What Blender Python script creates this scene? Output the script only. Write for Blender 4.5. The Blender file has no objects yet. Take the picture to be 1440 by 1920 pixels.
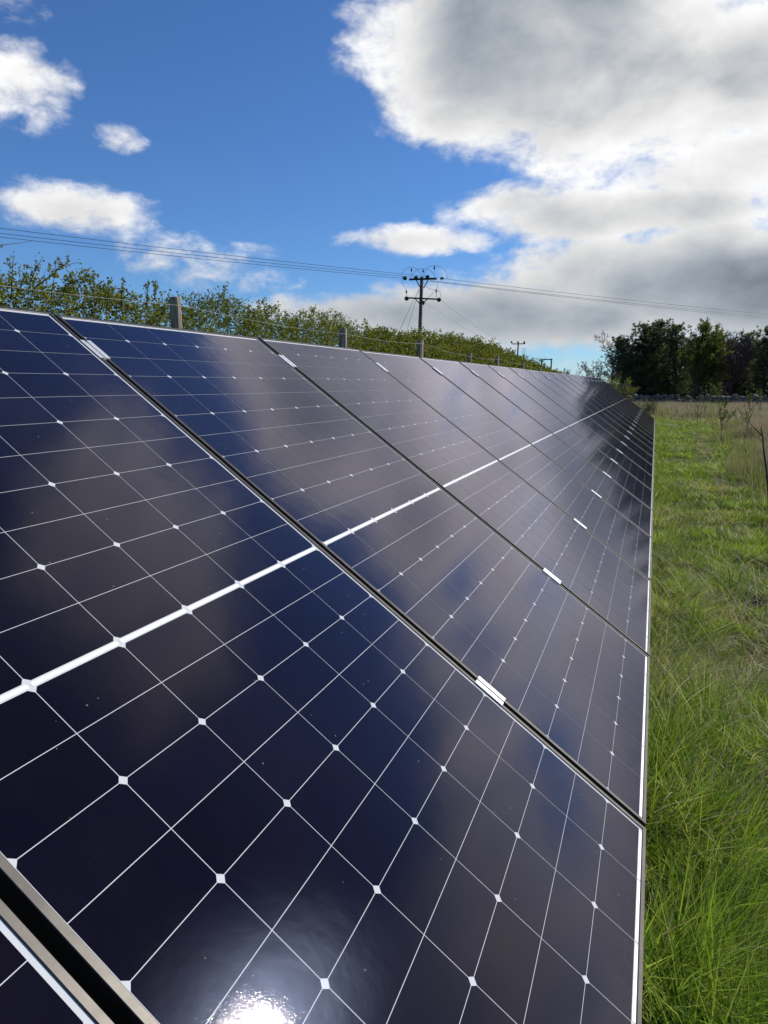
import bpy, math, random
import numpy as np
from mathutils import Vector, Matrix

rnd = random.Random(7)
RNG = np.random.default_rng(11)
scene = bpy.context.scene
COL = scene.collection

# ------------------------------------------------------------------ camera
TILT = math.radians(36.25)            # panel tilt
Z0 = 0.5                              # lower panel edge above ground
CAM = np.array([-0.0418, -0.5103, 1.5381])
CR = np.array([[0.9370, 0.3494, 0.0], [0.0612, -0.1640, -0.9846], [-0.3440, 0.9225, -0.1751]])  # right, down, forward
FPX = 1345.13                         # focal length in pixels of the 1440 x 1920 photograph
cam_d = bpy.data.cameras.new('camera')
cam = bpy.data.objects.new('camera', cam_d)
COL.objects.link(cam)
cam_d.sensor_fit = 'VERTICAL'
cam_d.sensor_height = 24.0
cam_d.lens = FPX / 1920.0 * 24.0
cam_d.clip_start = 0.02
cam_d.clip_end = 6000
M = Matrix.Identity(4)
r_, d_, f_ = [Vector(v).normalized() for v in CR]
f_ = f_.normalized(); r_ = (r_ - f_ * r_.dot(f_)).normalized(); u_ = r_.cross(f_)
for i in range(3):
    M[i][0] = r_[i]; M[i][1] = u_[i]; M[i][2] = -f_[i]; M[i][3] = CAM[i]
cam.matrix_world = M
scene.camera = cam

def ray(px, py):
    d = CR.T @ np.array([(px - 720) / FPX, (py - 960) / FPX, 1.0])
    return d / np.linalg.norm(d)
def at_y(px, py, Y):
    d = ray(px, py); return CAM + d * ((Y - CAM[1]) / d[1])
def at_x(px, py, X):
    d = ray(px, py); return CAM + d * ((X - CAM[0]) / d[0])
def at_z(px, py, Z):
    d = ray(px, py); return CAM + d * ((Z - CAM[2]) / d[2])
def azel(px, py):
    d = ray(px, py); return math.atan2(d[0], d[1]), math.asin(d[2])

# ------------------------------------------------------------------ light and exposure
SUN_AZ, SUN_EL = math.radians(45.0), math.radians(35.3)
sun_dir = Vector((math.sin(SUN_AZ) * math.cos(SUN_EL), math.cos(SUN_AZ) * math.cos(SUN_EL), math.sin(SUN_EL)))
sd = bpy.data.lights.new('sun', 'SUN')
sd.energy = 4.8
sd.angle = math.radians(0.53)
sd.color = (1.0, 0.95, 0.87)
sun = bpy.data.objects.new('sun', sd)
COL.objects.link(sun)
sun.rotation_euler = (-sun_dir).to_track_quat('-Z', 'Y').to_euler()
sun.location = (20, 20, 30)

scene.view_settings.view_transform = 'Standard'
scene.view_settings.look = 'None'
scene.view_settings.exposure = 0.0
scene.view_settings.gamma = 1.0
scene.cycles.use_denoising = True
scene.cycles.max_bounces = 8
scene.cycles.transparent_max_bounces = 24
scene.cycles.sample_clamp_indirect = 6.0
scene.render.film_transparent = False

# ------------------------------------------------------------------ node helper
class G:
    """tiny expression layer over a node tree"""
    def __init__(s, nt): s.nt = nt
    def new(s, t, **kw):
        n = s.nt.nodes.new(t)
        for k, v in kw.items(): setattr(n, k, v)
        return n
    def put(s, sock, v):
        if isinstance(v, E): s.nt.links.new(v.s, sock)
        elif isinstance(v, bpy.types.NodeSocket): s.nt.links.new(v, sock)
        else: sock.default_value = v
    def math(s, op, a, b=0.0, c=None, clamp=False):
        n = s.new('ShaderNodeMath', operation=op, use_clamp=clamp)
        s.put(n.inputs[0], a); s.put(n.inputs[1], b)
        if c is not None: s.put(n.inputs[2], c)
        return E(s, n.outputs[0])
    def sstep(s, lo, hi, x):
        n = s.new('ShaderNodeMapRange', interpolation_type='SMOOTHSTEP')
        s.put(n.inputs['Value'], x); s.put(n.inputs['From Min'], lo); s.put(n.inputs['From Max'], hi)
        return E(s, n.outputs['Result'])
    def lin(s, x, a, b, c, d):
        n = s.new('ShaderNodeMapRange')
        s.put(n.inputs['Value'], x)
        for k, v in zip(('From Min', 'From Max', 'To Min', 'To Max'), (a, b, c, d)): s.put(n.inputs[k], v)
        return E(s, n.outputs['Result'])
    def noise(s, vec, scale, detail=4, rough=0.5, dist=0.0, dims='3D'):
        n = s.new('ShaderNodeTexNoise', noise_dimensions=dims)
        if vec is not None: s.put(n.inputs['Vector'], vec)
        n.inputs['Scale'].default_value = scale; n.inputs['Detail'].default_value = detail
        n.inputs['Roughness'].default_value = rough; n.inputs['Distortion'].default_value = dist
        return E(s, n.outputs['Fac'])
    def mix(s, f, a, b, blend='MIX'):
        n = s.new('ShaderNodeMix', data_type='RGBA', blend_type=blend)
        s.put(n.inputs[0], f)
        for sock, v in ((n.inputs[6], a), (n.inputs[7], b)):
            if isinstance(v, tuple) and len(v) == 3: v = v + (1.0,)
            s.put(sock, v)
        return E(s, n.outputs[2])
    def vmath(s, op, a, b):
        n = s.new('ShaderNodeVectorMath', operation=op)
        s.put(n.inputs[0], a); s.put(n.inputs[1], b)
        return E(s, n.outputs['Value' if op in ('DOT_PRODUCT', 'LENGTH') else 'Vector'])
    def comb(s, x, y, z):
        n = s.new('ShaderNodeCombineXYZ')
        for k, v in enumerate((x, y, z)): s.put(n.inputs[k], v)
        return E(s, n.outputs[0])
    def coord(s, which='Object'):
        return E(s, s.new('ShaderNodeTexCoord').outputs[which])
    def sep(s, v):
        n = s.new('ShaderNodeSeparateXYZ'); s.put(n.inputs[0], v)
        return [E(s, o) for o in n.outputs]
class E:
    def __init__(s, g, sock): s.g = g; s.s = sock
    def __add__(s, o): return s.g.math('ADD', s, o)
    __radd__ = __add__
    def __mul__(s, o): return s.g.math('MULTIPLY', s, o)
    __rmul__ = __mul__
    def __sub__(s, o): return s.g.math('SUBTRACT', s, o)
    def __rsub__(s, o): return s.g.math('SUBTRACT', o, s)
    def __truediv__(s, o): return s.g.math('DIVIDE', s, o)
    def __pow__(s, o): return s.g.math('POWER', s, o)
    def max(s, o): return s.g.math('MAXIMUM', s, o)
    def min(s, o): return s.g.math('MINIMUM', s, o)

# ------------------------------------------------------------------ world: clear-sky model with cumulus
w = bpy.data.worlds.new('World'); scene.world = w; w.use_nodes = True
nt = w.node_tree; nt.nodes.clear(); g = G(nt)
out = g.new('ShaderNodeOutputWorld')
sky = g.new('ShaderNodeTexSky', sky_type='NISHITA')
sky.sun_disc = False; sky.sun_elevation = SUN_EL; sky.sun_rotation = SUN_AZ
sky.air_density = 1.0; sky.dust_density = 0.0; sky.ozone_density = 4.0; sky.altitude = 200
SKY_STRENGTH = 0.125
D = g.coord('Generated')
dx, dy, dz = g.sep(D)
az = g.math('ARCTAN2', dx, dy)
el = g.math('ARCSINE', dz)
pv = g.comb(dx, dy, dz * 1.7)
n_big = g.noise(pv, 5.5, 5, 0.55, 0.2)
off = g.vmath('ADD', pv, (sun_dir.x * 0.022, sun_dir.y * 0.022, sun_dir.z * 0.05))
n_off = g.noise(off, 5.5, 5, 0.55, 0.2)
n_fine = g.noise(pv, 19.0, 8, 0.63, 0.25)
pl = g.comb(dx / (dz.max(0.0) + 0.16), dy / (dz.max(0.0) + 0.16), 3.3)
n_wide = g.noise(pl, 0.55, 3, 0.5)
def blob(px, py, rx, ry, amp=1.0, ae=None):
    """an elliptical cloud mass in azimuth/elevation (centre read off the photograph)"""
    a, e = azel(px, py) if ae is None else (math.radians(ae[0]), math.radians(ae[1]))
    k = 0.0365 * math.pi / 180.0 if ae is None else math.pi / 180.0
    u = (az - a) * (1.0 / (rx * k)); v = (el - e) * (1.0 / (ry * k))
    return (1.0 - (u * u + v * v)) * amp
blobs = [
    blob(1000, 50, 400, 225, 1.25), blob(1240, 150, 380, 180, 1.0), blob(860, 210, 130, 70, 0.8),
    blob(1460, 300, 450, 92, 0.8), blob(1230, 395, 420, 66, 0.85), blob(1400, 520, 540, 135, 1.25),
    blob(1010, 592, 480, 84, 1.05), blob(800, 450, 190, 30, 0.55), blob(960, 385, 150, 45, 0.6),
    blob(45, 150, 84, 66, 0.40), blob(232, 262, 40, 26, 0.22), blob(150, 395, 145, 46, 0.48),
    blob(430, 490, 150, 34, 0.10), blob(10, 5, 75, 34, 0.25), blob(720, 585, 280, 44, 0.7),
    blob(0, 0, 40, 8, 0.5, (42, 18)), blob(0, 0, 45, 8, 1.1, (32, 6)), blob(0, 0, 20, 8, 0.55, (4, 42)), blob(0, 0, 26, 9, 0.6, (78, 34)),
]
F = blobs[0]
for b_ in blobs[1:]: F = F.max(b_)
F = F.max(g.lin(n_wide, 0.52, 0.74, -1.2, 0.8) - g.sstep(0.25, 0.0, g.math('ABSOLUTE', az + math.radians(33)) * 0.55) * 1.2)
F = F.max(-1.1)
Fn = F + (n_big - 0.5) * 1.5 + (n_fine - 0.5) * 1.3
alpha = g.sstep(-0.08, 0.58, Fn)
Fs = F + (n_big - 0.5) * 1.7 + (n_fine - 0.5) * 0.55
thick = g.sstep(0.3, 1.45, Fs)
relief = (n_off - n_big) * -2.6
fwd = g.vmath('DOT_PRODUCT', D, tuple(sun_dir)).max(0.0) ** 6.0
cb = g.lin(thick, 0.0, 1.0, 0.95, 0.33) + relief * 0.42 + (n_fine - 0.5) * 0.32
low = g.sstep(math.radians(12.5), math.radians(5), el)
cb = cb * g.lin(low, 0, 1, 1.0, 0.68)
cb = (cb * (1.0 + fwd * 0.6)).max(0.16)
tint = g.mix(g.sstep(0.35, 0.8, cb), (0.86, 0.95, 1.06), (1.0, 0.995, 0.985))
n = g.new('ShaderNodeVectorMath', operation='SCALE')
g.put(n.inputs[0], tint); g.put(n.inputs['Scale'], cb)
cloud_col = E(g, n.outputs[0])
bg1 = g.new('ShaderNodeBackground'); g.put(bg1.inputs[0], g.mix(1.0, E(g, sky.outputs[0]), (0.47, 0.68, 0.95), 'MULTIPLY')); bg1.inputs[1].default_value = SKY_STRENGTH
bg2 = g.new('ShaderNodeBackground'); g.put(bg2.inputs[0], cloud_col); bg2.inputs[1].default_value = 1.0
ms = g.new('ShaderNodeMixShader'); g.put(ms.inputs[0], alpha * 0.98)
nt.links.new(bg1.outputs[0], ms.inputs[1]); nt.links.new(bg2.outputs[0], ms.inputs[2])
nt.links.new(ms.outputs[0], out.inputs[0])
w.cycles.sampling_method = 'NONE'

# ------------------------------------------------------------------ materials
def mat(name):
    m = bpy.data.materials.new(name); m.use_nodes = True
    m.node_tree.nodes.clear()
    gg = G(m.node_tree)
    o = gg.new('ShaderNodeOutputMaterial')
    return m, gg, o
def principled(gg, o, base, rough=0.6, metallic=0.0, spec=0.5, normal=None):
    p = gg.new('ShaderNodeBsdfPrincipled')
    if isinstance(base, tuple) and len(base) == 3: base = base + (1.0,)
    gg.put(p.inputs['Base Color'], base); gg.put(p.inputs['Roughness'], rough)
    gg.put(p.inputs['Metallic'], metallic); gg.put(p.inputs['Specular IOR Level'], spec)
    if normal is not None: gg.put(p.inputs['Normal'], normal)
    if o is not None: gg.nt.links.new(p.outputs[0], o.inputs[0])
    return p
def bump(gg, h, strength, dist):
    b = gg.new('ShaderNodeBump'); b.inputs['Strength'].default_value = strength
    b.inputs['Distance'].default_value = dist; gg.put(b.inputs['Height'], h)
    return E(gg, b.outputs[0])

def m_simple(name, c1, c2, scale, rough=0.7, metallic=0.0, bstr=0.0, bdist=0.01, spec=0.4, stretch=(1, 1, 1)):
    m, gg, o = mat(name)
    v = gg.vmath('MULTIPLY', gg.coord(), stretch)
    nz = gg.noise(v, scale, 6, 0.6)
    col = gg.mix(gg.sstep(0.3, 0.7, nz), c1, c2)
    nrm = bump(gg, nz, bstr, bdist) if bstr else None
    principled(gg, o, col, rough, metallic, spec, nrm)
    return m

def laminated(gg, o, base_shader, co):
    """the front glass bonded over a laminate layer: faintly wavy anti-reflective glass with a little dust"""
    wav = gg.noise(co, 14.0, 3, 0.5)
    nf = bump(gg, gg.noise(co, 650.0, 2, 0.6), 0.09, 0.0005)
    bb = gg.new('ShaderNodeBump'); bb.inputs['Strength'].default_value = 0.03; bb.inputs['Distance'].default_value = 0.01
    gg.put(bb.inputs['Height'], wav); gg.put(bb.inputs['Normal'], nf); nb = E(gg, bb.outputs[0])
    lw = gg.new('ShaderNodeLayerWeight'); lw.inputs[0].default_value = 0.5
    fres = 0.003 + 0.92 * E(gg, lw.outputs['Facing']) ** 3.5          # anti-reflective glass: faint head-on, strong when grazing
    g1 = gg.new('ShaderNodeBsdfGlossy'); g1.distribution = 'BECKMANN'; g1.inputs['Roughness'].default_value = 0.05; gg.put(g1.inputs['Normal'], nb)
    g2 = gg.new('ShaderNodeBsdfGlossy'); g2.distribution = 'BECKMANN'; g2.inputs['Roughness'].default_value = 0.20; gg.put(g2.inputs['Normal'], nb)
    g1.inputs[0].default_value = (1.0, 0.89, 0.92, 1); g2.inputs[0].default_value = (0.52, 0.64, 1.0, 1)
    gm = gg.new('ShaderNodeMixShader'); gm.inputs[0].default_value = 0.28
    gg.nt.links.new(g1.outputs[0], gm.inputs[1]); gg.nt.links.new(g2.outputs[0], gm.inputs[2])
    vo = gg.new('ShaderNodeTexVoronoi'); vo.inputs['Scale'].default_value = 42.0; gg.put(vo.inputs['Vector'], co)
    rs = gg.sep(E(gg, vo.outputs['Color']))
    speck = gg.sstep(0.085, 0.03, E(gg, vo.outputs['Distance'])) * gg.math('GREATER_THAN', rs[0], 0.84)
    streak = gg.sstep(0.70, 0.82, gg.noise(gg.vmath('MULTIPLY', co, (60, 7, 1)), 1.0, 3, 0.6)) * gg.sstep(0.45, 0.7, gg.noise(co, 2.0, 2))
    film = gg.noise(co, 3.0, 5, 0.65)
    grime = gg.sstep(Z0 + 0.07, Z0, gg.sep(co)[2]) * gg.sstep(0.35, 0.7, gg.noise(co, 16.0, 5, 0.7))
    dust = gg.new('ShaderNodeBsdfDiffuse'); dust.inputs[0].default_value = (0.55, 0.52, 0.48, 1)
    md = gg.new('ShaderNodeMixShader')
    gg.put(md.inputs[0], (speck * 0.3 + streak * 0.025 + grime * 0.02 + gg.lin(film, 0.35, 0.7, 0.0004, 0.005)).min(0.5))
    gg.nt.links.new(base_shader, md.inputs[1]); gg.nt.links.new(dust.outputs[0], md.inputs[2])
    mx = gg.new('ShaderNodeMixShader'); gg.put(mx.inputs[0], fres)
    gg.nt.links.new(md.outputs[0], mx.inputs[1]); gg.nt.links.new(gm.outputs[0], mx.inputs[2])
    gg.nt.links.new(mx.outputs[0], o.inputs[0])
def world_pos(gg):
    return E(gg, gg.new('ShaderNodeNewGeometry').outputs['Position'])
def m_cell():
    m, gg, o = mat('silicon_cell_under_glass')
    co = world_pos(gg)
    nz = gg.noise(co, 9.0, 3, 0.5)
    oi = gg.new('ShaderNodeObjectInfo')
    t = gg.lin(E(gg, oi.outputs['Random']), 0, 1, 0.8, 1.25)
    col = gg.mix(nz, (0.0030, 0.0030, 0.0105), (0.0060, 0.0044, 0.0095))
    n = gg.new('ShaderNodeVectorMath', operation='SCALE'); gg.put(n.inputs[0], col); gg.put(n.inputs['Scale'], t)
    d = gg.new('ShaderNodeBsdfDiffuse'); gg.put(d.inputs[0], n.outputs[0])
    laminated(gg, o, d.outputs[0], co)
    return m
def m_backsheet():
    m, gg, o = mat('white_backsheet_under_glass')
    co = world_pos(gg)
    d = gg.new('ShaderNodeBsdfDiffuse'); gg.put(d.inputs[0], gg.mix(gg.noise(co, 30, 3), (0.50, 0.52, 0.54), (0.55, 0.56, 0.57)))
    laminated(gg, o, d.outputs[0], co)
    return m
def m_ribbon():
    m, gg, o = mat('tinned_ribbon_under_glass')
    co = world_pos(gg)
    h = gg.noise(co, 420.0, 3, 0.7)
    p = principled(gg, None, gg.mix(gg.sstep(0.35, 0.65, h), (0.68, 0.69, 0.69), (0.86, 0.86, 0.84)), 0.45, 0.35, 0.5, bump(gg, h, 0.6, 0.001))
    laminated(gg, o, p.outputs[0], co)
    return m
def m_leaf(name, c1, c2, trans=0.35, rough=0.55):
    """leaf or blade: colour from the per-leaf attribute, part of the light passes through"""
    m, gg, o = mat(name)
    at = gg.new('ShaderNodeAttribute'); at.attribute_name = 'tone'
    col = gg.mix(E(gg, at.outputs['Fac']), c1, c2)
    p = principled(gg, None, col, rough, 0.0, 0.12)
    tl = gg.new('ShaderNodeBsdfTranslucent'); gg.put(tl.inputs[0], gg.mix(0.4, col, (0.20, 0.26, 0.03)))
    mx = gg.new('ShaderNodeMixShader'); mx.inputs[0].default_value = trans
    gg.nt.links.new(p.outputs[0], mx.inputs[1]); gg.nt.links.new(tl.outputs[0], mx.inputs[2])
    gg.nt.links.new(mx.outputs[0], o.inputs[0])
    return m
def m_grass(name, trans=0.4):
    """blade colour from the colour attribute"""
    m, gg, o = mat(name)
    at = gg.new('ShaderNodeAttribute'); at.attribute_name = 'col'
    p = principled(gg, None, at.outputs['Color'], 0.5, 0.0, 0.3)
    tl = gg.new('ShaderNodeBsdfTranslucent'); gg.put(tl.inputs[0], at.outputs['Color'])
    mx = gg.new('ShaderNodeMixShader'); mx.inputs[0].default_value = trans
    gg.nt.links.new(p.outputs[0], mx.inputs[1]); gg.nt.links.new(tl.outputs[0], mx.inputs[2])
    gg.nt.links.new(mx.outputs[0], o.inputs[0])
    return m
def m_ground():
    m, gg, o = mat('field_soil_and_thatch')
    co = gg.coord()
    a = gg.noise(co, 1.3, 6, 0.6); b = gg.noise(co, 26.0, 5, 0.65); c = gg.noise(co, 0.05, 3, 0.5)
    green = gg.mix(gg.sstep(0.35, 0.65, b), (0.030, 0.045, 0.010), (0.07, 0.095, 0.022))
    straw = gg.mix(gg.sstep(0.35, 0.65, b), (0.085, 0.065, 0.035), (0.18, 0.145, 0.085))
    col = gg.mix(gg.sstep(0.42, 0.62, a * 0.7 + c * 0.3), green, straw)
    principled(gg, o, col, 0.9, 0, 0.15, bump(gg, b, 0.6, 0.05))
    return m

MT = dict(
    cell=m_cell(), ribbon=m_ribbon(), backsheet=m_backsheet(),
    frame=m_simple('dark_anodised_aluminium', (0.060, 0.056, 0.052), (0.085, 0.079, 0.072), 18, 0.45, 0.8, 0.05, 0.001, stretch=(1, 1, 1)),
    alu=m_simple('bare_aluminium', (0.74, 0.74, 0.73), (0.84, 0.84, 0.83), 60, 0.38, 0.7, 0.05, 0.001),
    bolt=m_simple('zinc_bolt', (0.35, 0.33, 0.30), (0.45, 0.44, 0.42), 80, 0.35, 0.9),
    galv=m_simple('galvanised_steel', (0.33, 0.34, 0.35), (0.46, 0.47, 0.48), 35, 0.5, 0.7),
    post=m_simple('weathered_post_wood', (0.19, 0.145, 0.10), (0.47, 0.385, 0.28), 5, 0.85, 0, 0.7, 0.02, stretch=(7, 7, 0.6)),
    pole=m_simple('creosoted_pole_wood', (0.085, 0.07, 0.055), (0.20, 0.175, 0.145), 4, 0.85, 0, 0.5, 0.02, stretch=(6, 6, 0.4)),
    iron=m_simple('dark_painted_iron', (0.018, 0.026, 0.022), (0.035, 0.045, 0.04), 20, 0.6, 0.2),
    insul=m_simple('dark_glazed_porcelain', (0.012, 0.010, 0.010), (0.022, 0.018, 0.017), 20, 0.3, 0.0),
    wire=m_simple('weathered_conductor', (0.035, 0.036, 0.038), (0.055, 0.056, 0.058), 20, 0.7, 0.0),
    fwire=m_simple('fence_wire_zinc', (0.35, 0.35, 0.34), (0.5, 0.5, 0.48), 20, 0.5, 0.6),
    bark=m_simple('grey_brown_bark', (0.045, 0.036, 0.028), (0.11, 0.092, 0.075), 6, 0.9, 0, 0.6, 0.03, stretch=(3, 3, 0.6)),
    redbark=m_simple('reddish_twig_bark', (0.075, 0.042, 0.036), (0.15, 0.095, 0.08), 6, 0.9, 0, 0.3, 0.02),
    paletwig=m_simple('pale_twig_bark', (0.12, 0.10, 0.08), (0.20, 0.17, 0.14), 6, 0.9, 0, 0.3, 0.02),
    hawleaf=m_leaf('hawthorn_leaf', (0.090, 0.115, 0.010), (0.275, 0.262, 0.024), 0.45),
    pine=m_leaf('pine_needles', (0.065, 0.074, 0.040), (0.16, 0.165, 0.090), 0.35),
    broad=m_leaf('fresh_broad_leaf', (0.075, 0.098, 0.014), (0.165, 0.178, 0.03), 0.38),
    sapleaf=m_leaf('sapling_leaf', (0.06, 0.09, 0.02), (0.17, 0.18, 0.045), 0.35),
    stone=m_simple('lichened_field_stone', (0.070, 0.060, 0.046), (0.29, 0.255, 0.205), 3.5, 0.9, 0, 0.8, 0.03),
    log=m_simple('bleached_log', (0.33, 0.29, 0.23), (0.52, 0.47, 0.40), 6, 0.85, 0, 0.5, 0.02, stretch=(1, 6, 6)),
    grass=m_grass('grass_blade'), dry=m_grass('dry_grass_blade', 0.3), ground=m_ground(),
)

# ------------------------------------------------------------------ mesh helpers
class MB:
    def __init__(s): s.v = []; s.f = []
    def add(s, vs, fs):
        o = len(s.v); s.v.extend([tuple(map(float, q)) for q in vs]); s.f.extend([tuple(i + o for i in q) for q in fs])
    def box(s, x0, x1, y0, y1, z0, z1):
        s.add([(x, y, z) for z in (z0, z1) for y in (y0, y1) for x in (x0, x1)],
              [(0, 2, 3, 1), (4, 5, 7, 6), (0, 1, 5, 4), (2, 6, 7, 3), (0, 4, 6, 2), (1, 3, 7, 5)])
    def tube(s, pts, radii, n=6, caps=True):
        pts = [Vector(p) for p in pts]
        if not hasattr(radii, '__len__'): radii = [radii] * len(pts)
        o = len(s.v)
        for i, p in enumerate(pts):
            t = (pts[min(i + 1, len(pts) - 1)] - pts[max(i - 1, 0)])
            if t.length < 1e-9: t = Vector((0, 0, 1))
            t.normalize()
            a = Vector((1, 0, 0)) if abs(t.x) < 0.8 else Vector((0, 1, 0))
            e1 = t.cross(a).normalized(); e2 = t.cross(e1)
            for k in range(n):
                q = 2 * math.pi * k / n
                s.v.append(tuple(p + (e1 * math.cos(q) + e2 * math.sin(q)) * radii[i]))
        for i in range(len(pts) - 1):
            for k in range(n):
                a0 = o + i * n + k; a1 = o + i * n + (k + 1) % n
                s.f.append((a0, a1, a1 + n, a0 + n))
        if caps:
            s.f.append(tuple(o + k for k in range(n))[::-1]); s.f.append(tuple(o + (len(pts) - 1) * n + k for k in range(n)))
    def lathe(s, p0, axis, prof, n=12):
        """prof: (distance along axis, radius) list"""
        ax = Vector(axis).normalized(); p0 = Vector(p0)
        a = Vector((1, 0, 0)) if abs(ax.x) < 0.8 else Vector((0, 1, 0))
        e1 = ax.cross(a).normalized(); e2 = ax.cross(e1); o = len(s.v)
        for h, r in prof:
            for k in range(n):
                q = 2 * math.pi * k / n
                s.v.append(tuple(p0 + ax * h + (e1 * math.cos(q) + e2 * math.sin(q)) * max(r, 1e-4)))
        for i in range(len(prof) - 1):
            for k in range(n):
                a0 = o + i * n + k; a1 = o + i * n + (k + 1) % n
                s.f.append((a0, a1, a1 + n, a0 + n))
        s.f.append(tuple(o + k for k in range(n))[::-1]); s.f.append(tuple(o + (len(prof) - 1) * n + k for k in range(n)))
    def mesh(s, name, m, smooth=False):
        me = bpy.data.meshes.new(name); me.from_pydata(s.v, [], s.f); me.update()
        if m is not None: me.materials.append(m)
        if smooth: me.polygons.foreach_set('use_smooth', [True] * len(me.polygons))
        return me
def link(name, me, parent=None, mw=None):
    o = bpy.data.objects.new(name, me); COL.objects.link(o)
    if parent is not None: o.parent = parent
    if mw is not None: o.matrix_world = mw
    return o
def empty(name, loc=(0, 0, 0), basis=None):
    o = bpy.data.objects.new(name, None); COL.objects.link(o); o.empty_display_size = 0.1
    if basis is not None: o.matrix_world = basis
    else: o.location = loc
    return o
def tag(o, label=None, cat=None, group=None, kind=None):
    if label: o['label'] = label
    if cat: o['category'] = cat
    if group: o['group'] = group
    if kind: o['kind'] = kind
    return o
def np_mesh(name, verts, faces, m, attrs=None, smooth=False):
    """fast mesh from (N,3) verts and (M,k) faces"""
    verts = np.ascontiguousarray(verts, np.float32); faces = np.ascontiguousarray(faces, np.int32)
    me = bpy.data.meshes.new(name); k = faces.shape[1]
    me.vertices.add(len(verts)); me.vertices.foreach_set('co', verts.ravel())
    me.loops.add(faces.size); me.loops.foreach_set('vertex_index', faces.ravel())
    me.polygons.add(len(faces)); me.polygons.foreach_set('loop_start', np.arange(0, faces.size, k, dtype=np.int32))
    me.update(calc_edges=True)
    for an, typ, data in (attrs or []):
        at = me.attributes.new(an, typ, 'POINT')
        at.data.foreach_set('color' if typ == 'FLOAT_COLOR' else 'value', np.ascontiguousarray(data, np.float32).ravel())
    if smooth: me.polygons.foreach_set('use_smooth', np.ones(len(faces), bool))
    me.materials.append(m); me.validate()
    return me
ORD = ['nearest', 'second', 'third', 'fourth', 'fifth', 'sixth', 'seventh', 'eighth', 'ninth', 'tenth', 'eleventh', 'twelfth',
       'thirteenth', 'fourteenth', 'fifteenth', 'sixteenth', 'seventeenth', 'eighteenth', 'nineteenth', 'twentieth', 'twenty-first']

# ------------------------------------------------------------------ ground
def smooth01(t):
    t = np.clip(t, 0, 1); return t * t * (3 - 2 * t)
def gz(x, y):
    x = np.asarray(x, float); y = np.asarray(y, float)
    z = 0.55 * smooth01((-x - 1.2) / 2.6) + 0.25 * smooth01((-x - 4) / 30.0)
    z = z + 0.03 * np.sin(x * 1.7 + 0.6 * np.sin(y * 0.9)) * np.sin(y * 1.1 + 0.5) * np.exp(-((x / 25) ** 2 + (y / 60) ** 2))
    return z
def axis_pts(lo, hi, fine_lo, fine_hi, step):
    a = list(np.arange(fine_lo, fine_hi + 1e-6, step)); s = step; p = a[0]
    while p > lo: s *= 1.25; p -= s; a.insert(0, p)
    s = step; p = a[-1]
    while p < hi: s *= 1.25; p += s; a.append(p)
    return np.array(a)
gx_ = axis_pts(-2500, 2500, -8, 8, 0.25); gy_ = axis_pts(-800, 4500, -3, 40, 0.3)
XX, YY = np.meshgrid(gx_, gy_)
ZZ = gz(XX, YY)
nx, ny = len(gx_), len(gy_)
idx = np.arange(nx * ny).reshape(ny, nx)
fc = np.stack([idx[:-1, :-1], idx[:-1, 1:], idx[1:, 1:], idx[1:, :-1]], -1).reshape(-1, 4)
ground = link('ground', np_mesh('ground', np.stack([XX, YY, ZZ], -1).reshape(-1, 3), fc, MT['ground'], smooth=True))
tag(ground, 'grassy field sloping gently up behind the solar panels', 'ground', kind='structure')

# ------------------------------------------------------------------ solar panels
PITCH, PW, PH = 1.1604, 1.140, 2.094
LIP, LIPE, DEPTH = 0.012, 0.010, 0.040
CU0, CPU = 0.0135, 0.1845
CV0, HC, MIDG = 0.019, (2.094 - 0.038 - 0.0115) / 22, 0.0115
N_PANEL = 20
BAS = Matrix(((0, -math.cos(TILT), math.sin(TILT), 0), (1, 0, 0, 0), (0, math.sin(TILT), math.cos(TILT), 0), (0, 0, 0, 1)))
def row_point(u, v, h=0.0):
    return BAS @ Vector((u, v, h)) + Vector((0, 0, Z0))
def frame_mesh():
    m = MB()
    loops = []
    def loop(iu, iv, h): loops.append([(iu, iv, h), (PW - iu, iv, h), (PW - iu, PH - iv, h), (iu, PH - iv, h)])
    loop(0.028, 0.028, -DEPTH); loop(0, 0, -DEPTH); loop(0, 0, 0.0012); loop(0.0009, 0.0009, 0.0020)
    loop(LIP - 0.0008, LIPE - 0.0008, 0.0020); loop(LIP, LIPE, 0.0014); loop(LIP, LIPE, -0.006); loop(0.003, 0.003, -0.006)
    loop(0.003, 0.003, -DEPTH + 0.002); loop(0.028, 0.028, -DEPTH + 0.002)
    vs = [p for l in loops for p in l]; fs = []
    L = len(loops)
    for i in range(L):
        j = (i + 1) % L
        for k in range(4):
            k2 = (k + 1) % 4
            fs.append((i * 4 + k, i * 4 + k2, j * 4 + k2, j * 4 + k))
    m.add(vs, fs); return m.mesh('frame', MT['frame'])
def quad_mesh(name, u0, u1, v0, v1, h, mt):
    m = MB(); m.add([(u0, v0, h), (u1, v0, h), (u1, v1, h), (u0, v1, h)], [(0, 1, 2, 3)]); return m.mesh(name, mt)
GU, GV, CH = 0.0009, 0.0006, 0.0075
def cell_outline(up):
    """half cell about its centre; chamfered corners on the +v side when up, else on the -v side"""
    a, b = CPU / 2 - GU, HC / 2 - GV
    p = [(-a, -b), (a, -b), (a, b - CH), (a - CH, b), (-a + CH, b), (-a, b - CH)]
    return p if up else [(x, -y) for x, y in p][::-1]
def cell_mesh(up, name='cell'):
    p = cell_outline(up); m = MB(); k = len(p)
    m.add([(x, y, 0) for x, y in p] + [(x, y, 0.0002) for x, y in p],
          [tuple(range(k, 2 * k))] + [(i, (i + 1) % k, k + (i + 1) % k, k + i) for i in range(k)])
    return m.mesh(name, MT['cell'])
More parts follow.
